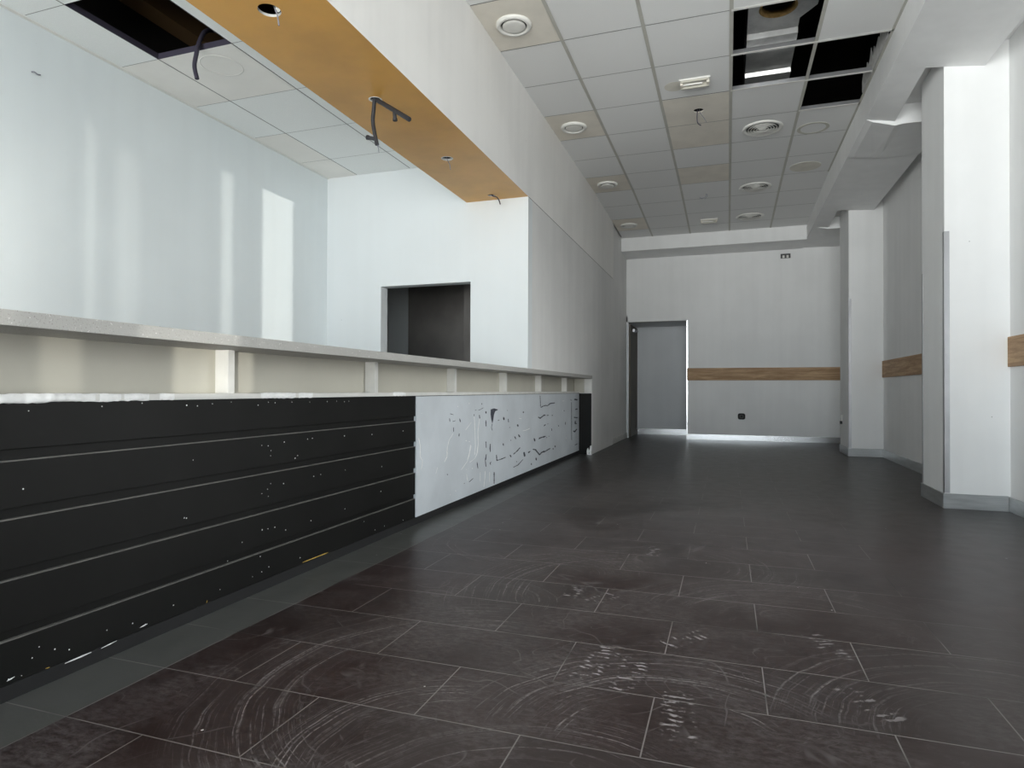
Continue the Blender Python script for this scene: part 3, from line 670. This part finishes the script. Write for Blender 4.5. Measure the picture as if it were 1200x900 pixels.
# torn strip of plaster and metal standing at the foot of the partition
m = MB()
m.prism([(-1.690, 0.0), (-1.694, 0.05), (-1.684, 0.085), (-1.676, 0.06), (-1.672, 0.09), (-1.668, 0.04), (-1.672, 0.0)], 'y', 7.90, 7.915)
m.prism([(-1.660, 0.0), (-1.665, 0.055), (-1.655, 0.075), (-1.650, 0.115), (-1.632, 0.12), (-1.630, 0.07), (-1.640, 0.03), (-1.636, 0.0)], 'y', 7.90, 7.94)
m.box(-1.672, -1.660, 7.905, 7.912, 0.0, 0.012)
tag(shift(m, (-1.66, 7.91, 0)).build('plaster_fragment', M['filler']), 'small torn white plaster fragment on the floor at the far end of the bar counter', 'rubble').location = (-1.66, 7.91, 0)

# ---------------------------------------------------------------- oak strips on the walls
def strip(x0, x1, y0, y1, label):
    m = MB(); c0 = ((x0 + x1) / 2, (y0 + y1) / 2, 1.09)
    m.box(x0, x1, y0, y1, 0.99, 1.195)
    o = shift(m, c0).build('wall_rail', M['oak'], None, 0.002); o.location = c0
    tag(o, label, 'wall rail')
strip(-0.650, 1.80, Y_BACK - 0.016, Y_BACK, 'brown oak strip across the back wall right of the doorway')
strip(X_RIGHT - 0.016, X_RIGHT, 5.742, 8.928, 'brown oak strip on the right wall between the two columns')
strip(X_RIGHT - 0.016, X_RIGHT, SY1, 5.198, 'brown oak strip on the right wall nearest the camera, before the nearer column')

# ---------------------------------------------------------------- metal angles on the corners
def angle(x, y, z0, z1, sx, sy, w, label, mat='alu'):
    m = MB(); t = 0.0025
    m.prism([(0, 0), (sx * w, 0), (sx * w, sy * -t), (-sx * t, sy * -t), (-sx * t, sy * w), (0, sy * w)], 'z', 0, z1 - z0)
    o = m.build('corner_guard', M[mat]); o.location = (x, y, z0)
    tag(o, label, 'corner guard')
angle(1.445, 5.20, 0.108, 1.95, 1, 1, 0.03, 'tall metal angle on the front corner of the nearer column')
angle(1.445, 5.74, 0.108, 1.74, 1, -1, 0.025, 'dark metal edge on the rear corner of the nearer column')
angle(1.445, 8.93, 0.105, 1.985, 1, 1, 0.028, 'metal angle on the front corner of the further column')
angle(-0.657, Y_BACK, 0.0, 2.0, 1, 1, 0.020, 'shiny metal angle on the right jamb of the doorway', 'steel')

# the brown door standing open against the left of the passage
d = MB(); d.box(0, 0.04, 0, 0.86, 0.01, 1.97)
do = d.build('door_1', M['door_brown'], None, 0.002); do.location = (X_PART + 0.002, 11.08, 0); structure(do, 'brown door standing open inside the doorway at the back', 'door')
d = MB(); d.box(0.04, 0.075, 0.25, 0.48, 1.86, 1.91); d.box(0.045, 0.065, 0.45, 0.80, 1.905, 1.92); d.build('door_closer', M['alu'], do)
d = MB(); d.box(-0.004, 0.012, -0.05, -0.02, 0, 1.99); d.build('door_frame', M['alu'], do)

# ---------------------------------------------------------------- sockets and boxes on the walls
def roundrect(w, h, r, n=6):
    pts = []
    for cx, cy, a0 in ((w / 2 - r, h / 2 - r, 0), (-w / 2 + r, h / 2 - r, 90), (-w / 2 + r, -h / 2 + r, 180), (w / 2 - r, -h / 2 + r, 270)):
        for i in range(n + 1):
            a = math.radians(a0 + 90 * i / n); pts.append((cx + r * math.cos(a), cy + r * math.sin(a)))
    return pts
so_ = empty('power_socket', (0.211, Y_BACK, 0.40)); tag(so_, 'black power socket low on the back wall', 'socket')
m = MB(); m.prism(roundrect(0.115, 0.10, 0.03), 'y', -0.014, 0); m.build('cover_plate', M['black_flat'], so_, 0.002)
m = MB(); m.lathe([(0.030, -0.0145), (0.030, -0.017), (0.024, -0.017), (0.022, -0.0145)], (0, 0, 0), 24, axis='y'); m.build('socket_well', M['vent_gap'], so_)
jb = empty('wall_box', (0.873, Y_BACK, 2.982)); tag(jb, 'small open grey box high on the back wall under the beam', 'wall box')
m = MB(); m.box(-0.072, 0.072, -0.03, 0, 0.026, 0.034); m.box(-0.072, -0.064, -0.03, 0, -0.034, 0.026); m.box(0.064, 0.072, -0.03, 0, -0.034, 0.026); m.box(-0.072, 0.072, -0.012, 0, -0.034, 0.026)
m.build('case', M['vent_gap'], jb)
for x in (-0.03, 0.03):
    m = MB(); m.box(x - 0.016, x + 0.016, -0.024, -0.012, -0.03, 0.012); m.build('terminal', M['white_metal'], jb, 0.002)
sr = empty('wall_socket', (1.445, 9.45, 0.44)); tag(sr, 'small pale socket on the far edge of the further column', 'socket')
m = MB(); m.box(-0.012, 0, -0.04, 0.04, -0.02, 0.06); m.build('cover_plate', M['white_metal'], sr, 0.002)
m = MB(); m.box(-0.02, 0, -0.04, 0.04, -0.06, -0.022); m.build('junction_cap', M['black_flat'], sr, 0.002)

# ---------------------------------------------------------------- ceiling fittings
def air_valve(x, y, label, drop):
    z = zc(y); t = empty('air_valve', (x, y, z)); tag(t, label, 'air valve', 'round air valves along the bulkhead')
    m = MB(); m.lathe([(0.126, 0.0), (0.126, -0.010), (0.118, -0.020), (0.100, -0.022), (0.092, -0.014), (0.090, 0.006)], (0, 0, 0), 48); m.build('rim', M['white_metal'], t)
    m = MB(); m.lathe([(0.0, -drop), (0.06, -drop), (0.078, -drop + 0.002), (0.082, -drop + 0.006), (0.080, -drop + 0.012), (0.0, -drop + 0.012)], (0, 0, 0), 48); m.build('centre_disc', M['white_metal'], t)
    m = MB(); m.disc((0, 0, -0.001), 0.092); m.build('throat', M['vent_gap'], t)
air_valve(-1.432, 4.206, 'largest round white air valve, nearest the camera on the beige tile', 0.022)
air_valve(-1.432, 6.040, 'round white air valve, second from the camera beside the bulkhead', 0.018)
air_valve(-1.430, 7.858, 'round white air valve, third from the camera, with a dark gap round its disc', 0.030)
air_valve(-1.434, 9.700, 'smallest round white air valve, nearest the back wall', 0.020)

def diffuser(x, y, label):
    z = zc(y); t = empty('ceiling_diffuser', (x, y, z)); tag(t, label, 'air diffuser', 'round ring diffusers in the ceiling')
    m = MB(); m.lathe([(0.190, -0.0005), (0.189, -0.008), (0.180, -0.014), (0.160, -0.015), (0.150, -0.004)], (0, 0, 0), 56); m.build('rim', M['white_metal'], t)
    for r, zz in ((0.138, -0.002), (0.113, -0.003), (0.088, -0.004), (0.063, -0.005)):
        m = MB(); m.lathe([(r, -0.014 + zz), (r - 0.002, -0.016 + zz), (r - 0.013, 0.000 + zz), (r - 0.011, 0.001 + zz)], (0, 0, 0), 48, closed=True); m.build('ring', M['white_metal'], t)
    m = MB(); m.lathe([(0.040, -0.003), (0.036, -0.016), (0.018, -0.022), (0.0, -0.023)], (0, 0, 0), 32); m.build('centre_cap', M['white_metal'], t)
    m = MB(); m.lathe([(0.152, -0.0012), (0.0, -0.0013)], (0, 0, 0), 40); m.build('throat', M['vent_gap'], t)
    return t
diffuser(0.320, 6.645, 'round white ring diffuser nearest the missing ceiling tiles')
diffuser(0.325, 8.500, 'round white ring diffuser, middle one of three in line')
diffuser(0.300, 9.745, 'round white ring diffuser nearest the back wall')

def blank(x, y, r, label, ring):
    z = zc(y); t = empty('blanking_disc', (x, y, z)); tag(t, label, 'blanking disc')
    m = MB(); m.lathe([(r, 0.0), (r, -0.0025), (r - 0.03, -0.0025), (r - 0.03, -0.001)] if ring else [(r, 0.0), (r, -0.0022)], (0, 0, 0), 48)
    m.s = [False] * len(m.s)
    if not ring: m.disc((0, 0, -0.0022), r, 48)
    m.build('outer_ring' if ring else 'disc', M['ring_dark'] if ring else M['stain'], t)
    if ring:
        m = MB(); m.disc((0, 0, -0.0014), r - 0.029, 48); m.build('disc', M['tile_white'], t, recalc=False)
blank(0.790, 6.800, 0.145, 'round disc with a darker ring filling a ceiling tile beside the soffit', True)
blank(0.840, 7.940, 0.165, 'plain stained round disc in the ceiling behind the dark ringed one', False)

def emergency(x, y, label):
    z = zc(y); t = empty('emergency_light', (x, y, z)); tag(t, label, 'emergency light', 'emergency lights on the ceiling')
    m = MB(); m.box(-0.125, 0.125, -0.055, 0.055, -0.012, -0.0005); m.build('base_plate', M['white_metal'], t, 0.002)
    m = MB(); m.box(-0.112, 0.112, 0.030, 0.048, -0.045, -0.012); m.box(-0.112, 0.112, -0.048, -0.040, -0.026, -0.012); m.build('reflector', M['beige'], t, 0.002)
    for sx in (-1, 1):
        m = MB(); m.box(sx * 0.105 - 0.010, sx * 0.105 + 0.010, -0.030, 0.028, -0.040, -0.012); m.build('lamp_holder', M['tile_beige'], t, 0.001)
    m = MB(); m.tube([(-0.097, 0, -0.027), (0.0, 0, -0.027), (0.060, 0, -0.027)], 0.008, 12); m.build('lamp_tube', M['white_metal'], t)
emergency(-0.262, 5.445, 'white emergency light on the ceiling beside the missing tiles')
emergency(-0.265, 9.745, 'white emergency light on the ceiling nearest the back wall')
t = MB(); t.lathe([(0.085, 0.0), (0.085, -0.0008)], (0, 0, 0), 40); t.s = [False] * 40; t.disc((0, 0, -0.0008), 0.085, 40)
t = t.build('ceiling_stain', M['stain']); t.location = (-0.43, 5.50, Z_CEIL); tag(t, 'faint round stain on the tile beside the nearer emergency light', 'stain')
t = MB(); t.lathe([(0.13, 0.0), (0.13, -0.0012), (0.122, -0.0013), (0.122, 0.0)], (0, 0, 0), 40, closed=True)
t = t.build('ceiling_stain', M['tile_low_warm']); t.location = (-3.05, 3.19, Z_LOW); tag(t, 'faint brown ring stain on the low ceiling above the bar', 'stain')

# air duct in the void above the missing tiles
du = empty('air_duct', (0.32, 5.2, 3.60)); tag(du, 'grey sheet metal air duct above the missing ceiling tiles', 'air duct')
x0, x1 = 0.14, 0.505
m = MB()
prof = [(5.24, 3.60), (5.25, 3.560), (5.34, 3.560), (5.84, 3.580), (5.85, 3.548), (5.95, 3.548), (6.9, 3.57)]
for a, b in zip(prof[:-1], prof[1:]):
    m.face([(x0, a[0], a[1]), (x1, a[0], a[1]), (x1, b[0], b[1]), (x0, b[0], b[1])])
m.face([(x0, 5.17, 3.60), (x0, 6.9, 3.60), (x0, 6.9, 4.0), (x0, 5.17, 4.0)]); m.face([(x1, 5.17, 3.60), (x1, 6.9, 3.60), (x1, 6.9, 4.0), (x1, 5.17, 4.0)])
m.face([(x0, 6.9, 3.6), (x1, 6.9, 3.6), (x1, 6.9, 4.0), (x0, 6.9, 4.0)]); m.face([(x0, 5.17, 4.0), (x1, 5.17, 4.0), (x1, 6.9, 4.0), (x0, 6.9, 4.0)])
shift(m, (0.32, 5.2, 3.60)).build('duct_run', M['duct'], du, recalc=False)
m = MB()
m.ring_cell(x0, 0.505, 4.45, 5.24, (0.345, 4.935), 0.125, 3.60, 48, 0, ry=0.13)
m.face([(0.505, 4.45, 3.60), (0.61, 4.45, 3.60), (0.61, 4.98, 3.60), (0.505, 5.12, 3.60)])
for q, r in (((x0, 4.45), (x0, 5.17)), ((x0, 4.45), (0.61, 4.45)), ((0.61, 4.45), (0.61, 4.98)), ((0.61, 4.98), (0.505, 5.12)), ((0.505, 5.12), (0.505, 5.17)), ((x0, 5.17), (0.505, 5.17))):
    m.face([(*q, 3.60), (*r, 3.60), (*r, 4.0), (*q, 4.0)])
m.face([(x0, 4.45, 4.0), (0.61, 4.45, 4.0), (0.61, 5.17, 4.0), (x0, 5.17, 4.0)])
shift(m, (0.32, 5.2, 3.60)).build('duct_box', M['duct'], du, recalc=False)
m = MB(); m.lathe([(0.125, -0.004), (0.132, 0.0), (0.128, 0.05), (0.118, 0.05), (0.118, 0.0)], (0.025, -0.265, 0.0), 40, closed=True); m.build('torn_insulation', M['insul'], du)
m = MB(); m.lathe([(0.118, 0.05), (0.118, 0.38), (0.0, 0.38)], (0.025, -0.265, 0.0), 32); m.build('duct_throat', M['black_flat'], du)
# torn plasterboard hanging on to the soffit inside the opening
m = MB(); pts = []
for i in range(19):
    y = 5.20 + i * 0.052; pts.append((y, 3.47 + 0.10 * abs(math.sin(i * 1.9)) + (0.05 if i in (4, 5, 11) else 0)))
m.prism([(5.20, 3.404)] + pts + [(5.20 + 18 * .052, 3.404)], 'x', 1.098, 1.104)
tag(m.build('torn_plasterboard', M['plaster']), 'ragged pale strip of torn plasterboard inside the opening beside the soffit', 'plasterboard')

hk = MB(); hk.tube([(0, 0, 0.006), (0.016, 0.004, 0.004), (0.022, 0.018, -0.004), (0.018, 0.034, 0.002)], 0.004, 8)
hk = hk.build('wall_hook', M['wire']); hk.location = (X_LEFT, 2.47, 2.590); tag(hk, 'tiny grey hook high on the left wall behind the bar', 'hook')

# ---------------------------------------------------------------- loose cables
def cable(name, loc, label, cat, parts, group=None):
    t = empty(name, loc); tag(t, label, cat, group)
    for pn, pts, r, mat, ridge in parts:
        m = MB(); m.tube(pts, r, 10, 0, ridge, 0.004 if ridge else None)
        shift(m, loc).build(pn, M[mat], t)
    return t
t = cable('cable_conduit', (-1.94, 3.2, 2.505), 'pair of black corrugated conduits hanging from the ochre underside', 'conduit', [
    ('conduit', [(-1.942, 3.203, 2.58), (-1.942, 3.2, 2.52), (-1.948, 3.2, 2.447), (-1.953, 3.2, 2.378), (-1.941, 3.2, 2.307), (-1.924, 3.2, 2.236)], 0.0115, 'conduit', 0.07),
    ('conduit', [(-1.936, 3.21, 2.58), (-1.933, 3.205, 2.51), (-1.863, 3.17, 2.452), (-1.752, 3.12, 2.372), (-1.65, 3.08, 2.298)], 0.0125, 'conduit', 0.07),
    ('wire', [(-1.924, 3.2, 2.236), (-1.915, 3.2, 2.215), (-1.912, 3.2, 2.190)], 0.0022, 'wire', 0)])
for c, d in (((-1.948, 3.2, 2.276), (-0.4, 0, 0.12)), ((-1.770, 3.127, 2.372), (0.1, 0, -1))):
    m = MB(); v = Vector(d).normalized(); b = Vector(c)
    m.tube([b - v * 0.012, b + v * 0.01, b + v * 0.034], 0.011, 10); m.tube([b + v * 0.034, b + v * 0.046], 0.014, 8)
    shift(m, (-1.94, 3.2, 2.505)).build('clip', M['conduit'], t)
m = MB(); m.lathe([(0.030, 0.0), (0.036, -0.002), (0.040, 0.0)], (0, 0.005, -0.0005), 24); m.build('chipped_hole_edge', M['tile_low_warm'], t)
cable('hanging_wire', (-1.905, 2.3, 2.505), 'thin grey wire in the largest hole of the ochre underside', 'wire', [
    ('wire', [(-1.925, 2.315, 2.56), (-1.905, 2.3, 2.512), (-1.891, 2.3, 2.477), (-1.882, 2.3, 2.429)], 0.0035, 'wire', 0),
    ('connector', [(-1.915, 2.31, 2.56), (-1.898, 2.31, 2.52), (-1.893, 2.305, 2.503)], 0.010, 'white_metal', 0)])
t = cable('hanging_wire', (-1.937, 4.19, 2.505), 'thin pale wire with white rim in the third hole of the ochre underside', 'wire', [
    ('wire', [(-1.945, 4.19, 2.53), (-1.935, 4.19, 2.496), (-1.916, 4.19, 2.457), (-1.909, 4.19, 2.418)], 0.0025, 'wire', 0)])
m = MB(); m.lathe([(0.036, 0.0), (0.040, -0.003), (0.044, 0.0)], (0, 0, -0.0005), 24); m.build('hole_rim', M['white_metal'], t)
cable('hanging_wire', (-1.935, 5.11, 2.505), 'dark bent wire at the far end of the ochre underside', 'wire', [
    ('wire', [(-1.94, 5.11, 2.54), (-1.931, 5.11, 2.502), (-1.892, 5.11, 2.485), (-1.870, 5.11, 2.455), (-1.858, 5.11, 2.420)], 0.005, 'conduit_grey', 0)])
cable('cable_conduit', (-3.02, 2.95, 2.875), 'single dark conduit hanging from the missing tile above the bar', 'conduit', [
    ('conduit', [(-3.2, 3.6, 3.20), (-3.093, 3.25, 3.118), (-3.03, 3.05, 3.02), (-3.016, 2.98, 2.92), (-3.018, 2.955, 2.82), (-3.024, 2.95, 2.75), (-3.004, 2.95, 2.674)], 0.0125, 'conduit_grey', 0.06)])
cable('hanging_wire', (-0.26, 6.05, 3.40), 'two thin wires hanging from the round hole in the beige ceiling tile', 'wire', [
    ('wire', [(-0.262, 6.05, 3.46), (-0.268, 6.05, 3.39), (-0.270, 6.05, 3.322), (-0.262, 6.05, 3.285), (-0.236, 6.05, 3.262)], 0.0045, 'conduit_grey', 0),
    ('wire', [(-0.250, 6.05, 3.46), (-0.247, 6.05, 3.39), (-0.217, 6.05, 3.339), (-0.187, 6.05, 3.287)], 0.0022, 'wire', 0)])
m_ = cable('hanging_wire', (-0.265, 8.6, 3.385), 'small curl of grey wire under the ceiling near the far emergency light', 'wire', [
    ('wire', [(-0.265, 8.6, 3.392), (-0.270, 8.6, 3.375), (-0.286, 8.6, 3.345), (-0.320, 8.6, 3.335), (-0.350, 8.6, 3.342)], 0.0045, 'wire', 0),
    ('wire', [(-0.265, 8.6, 3.392), (-0.256, 8.6, 3.365), (-0.286, 8.6, 3.323)], 0.003, 'wire', 0)])

# ---------------------------------------------------------------- light: the street outside the shop front
# a shaded sky above, sunlit facades along the horizon and bright sunlit paving below
W = bpy.data.worlds.new('street_daylight'); S.world = W; W.use_nodes = True
nt = W.node_tree; bg = nt.nodes['Background']
tc = nt.nodes.new('ShaderNodeTexCoord'); sx = nt.nodes.new('ShaderNodeSeparateXYZ'); mr = nt.nodes.new('ShaderNodeMapRange'); cr = nt.nodes.new('ShaderNodeValToRGB')
nt.links.new(tc.outputs['Generated'], sx.inputs[0]); nt.links.new(sx.outputs[2], mr.inputs[0])
mr.inputs[1].default_value = -1; mr.inputs[2].default_value = 1
nt.links.new(mr.outputs[0], cr.inputs[0]); nt.links.new(cr.outputs[0], bg.inputs[0])
el = cr.color_ramp.elements
stops = WORLD
el[0].position, el[0].color = stops[0][0], (*stops[0][1], 1)
el[1].position, el[1].color = stops[-1][0], (*stops[-1][1], 1)
for p, c in stops[1:-1]:
    e = el.new(p); e.color = (*c, 1)
# made-up brightness for the added side window: bright horizon, dark ground
cr2 = nt.nodes.new('ShaderNodeValToRGB'); nt.links.new(mr.outputs[0], cr2.inputs[0]); e2 = cr2.color_ramp.elements
e2[0].position, e2[0].color = WORLD2[0][0], (*WORLD2[0][1], 1); e2[1].position, e2[1].color = WORLD2[-1][0], (*WORLD2[-1][1], 1)
for p, c in WORLD2[1:-1]:
    e = e2.new(p); e.color = (*c, 1)
mx = nt.nodes.new('ShaderNodeMix'); mx.data_type = 'RGBA'; m2 = nt.nodes.new('ShaderNodeMapRange')
nt.links.new(sx.outputs[0], m2.inputs[0]); m2.inputs[1].default_value = 0.45; m2.inputs[2].default_value = 0.75
nt.links.new(m2.outputs[0], mx.inputs[0]); nt.links.new(cr.outputs[0], mx.inputs[6]); nt.links.new(cr2.outputs[0], mx.inputs[7])
# extra gain towards the left, added to lift the left-facing column sides
gain = nt.nodes.new('ShaderNodeMapRange'); nt.links.new(sx.outputs[0], gain.inputs[0])
gain.inputs[1].default_value = -0.8; gain.inputs[2].default_value = 0.4; gain.inputs[3].default_value = 1.25; gain.inputs[4].default_value = 0.95
sc_ = nt.nodes.new('ShaderNodeVectorMath'); sc_.operation = 'SCALE'; nt.links.new(mx.outputs[2], sc_.inputs[0]); nt.links.new(gain.outputs[0], sc_.inputs['Scale'])
nt.links.new(sc_.outputs[0], bg.inputs[0])
bg.inputs[1].default_value = SKY
# daylight portal in the glazing: guides the sampling of the street light, adds none of its own
pl = bpy.data.lights.new('daylight_portal', 'AREA'); pl.shape = 'RECTANGLE'; pl.size = 5.4; pl.size_y = 3.12; pl.cycles.is_portal = True
po = bpy.data.objects.new('daylight_portal', pl); COL.objects.link(po); po.location = (-0.935, -2.72, 1.715)
po.rotation_euler = Vector((0, 1, 0)).to_track_quat('-Z', 'Y').to_euler()
p2 = bpy.data.lights.new('daylight_portal', 'AREA'); p2.shape = 'RECTANGLE'; p2.size = SY1 - SY0; p2.size_y = SZ1 - SZ0; p2.cycles.is_portal = True
o2 = bpy.data.objects.new('daylight_portal', p2); COL.objects.link(o2); o2.location = (X_RIGHT + 0.13, (SY0 + SY1) / 2, (SZ0 + SZ1) / 2)
o2.rotation_euler = Vector((-1, 0, 0)).to_track_quat('-Z', 'Y').to_euler()
# low sun thrown back by windows across the street: four narrow beams, plus a wide soft lamp added to brighten the near left wall
D = Vector((-1.0, 1.41, 0.0)).normalized()
for y0, y1, z0, z1, k in ((4.335, 4.725, 0.80, 3.0, 1.0), (3.88, 4.0, 0.80, 3.0, 0.55), (2.996, 3.17, 0.80, 2.36, 0.22), (2.785, 2.856, 0.80, 2.44, 0.28), (1.45, 2.40, 0.95, 2.05, 0.95)):
    yc, wy = (y0 + y1) / 2, y1 - y0
    a = bpy.data.lights.new('sun_glint', 'AREA'); a.shape = 'RECTANGLE'
    a.size = wy * abs(D.x); a.size_y = z1 - z0; a.spread = math.radians(5.0 if wy > 0.8 else 0.3)
    a.energy = SUN * k * a.size * a.size_y; a.color = (1.0, 0.95, 0.88)
    ao = bpy.data.objects.new('sun_glint', a); COL.objects.link(ao)
    ao.location = Vector((X_LEFT, yc, (z0 + z1) / 2)) - D * 9.5
    ao.rotation_euler = D.to_track_quat('-Z', 'Y').to_euler()

# ---------------------------------------------------------------- camera
F_PX, YAW, PITCH, ROLL = 740.91, math.radians(18.856), math.radians(0.534), math.radians(0.209)
f = Vector((-math.sin(YAW) * math.cos(PITCH), math.cos(YAW) * math.cos(PITCH), math.sin(PITCH)))
r = Vector((math.cos(YAW), math.sin(YAW), 0)); u = r.cross(f)
r2, u2 = r * math.cos(ROLL) + u * math.sin(ROLL), u * math.cos(ROLL) - r * math.sin(ROLL)
cd = bpy.data.cameras.new('camera'); cd.sensor_fit = 'HORIZONTAL'; cd.sensor_width = 36.0; cd.lens = F_PX / 1200 * 36.0; cd.clip_start = 0.02
cam = bpy.data.objects.new('camera', cd); COL.objects.link(cam)
mw = Matrix((r2, u2, -f)).transposed().to_4x4(); mw.translation = (0, 0, 0.82)
cam.matrix_world = mw
S.camera = cam
S.view_settings.view_transform = 'Standard'; S.view_settings.look = 'None'; S.view_settings.gamma = 1.0
S.view_settings.use_curve_mapping = False; S.view_settings.exposure = EXPO
S.cycles.caustics_reflective = False
S.cycles.max_bounces = 12; S.cycles.diffuse_bounces = 8; S.cycles.transmission_bounces = 6
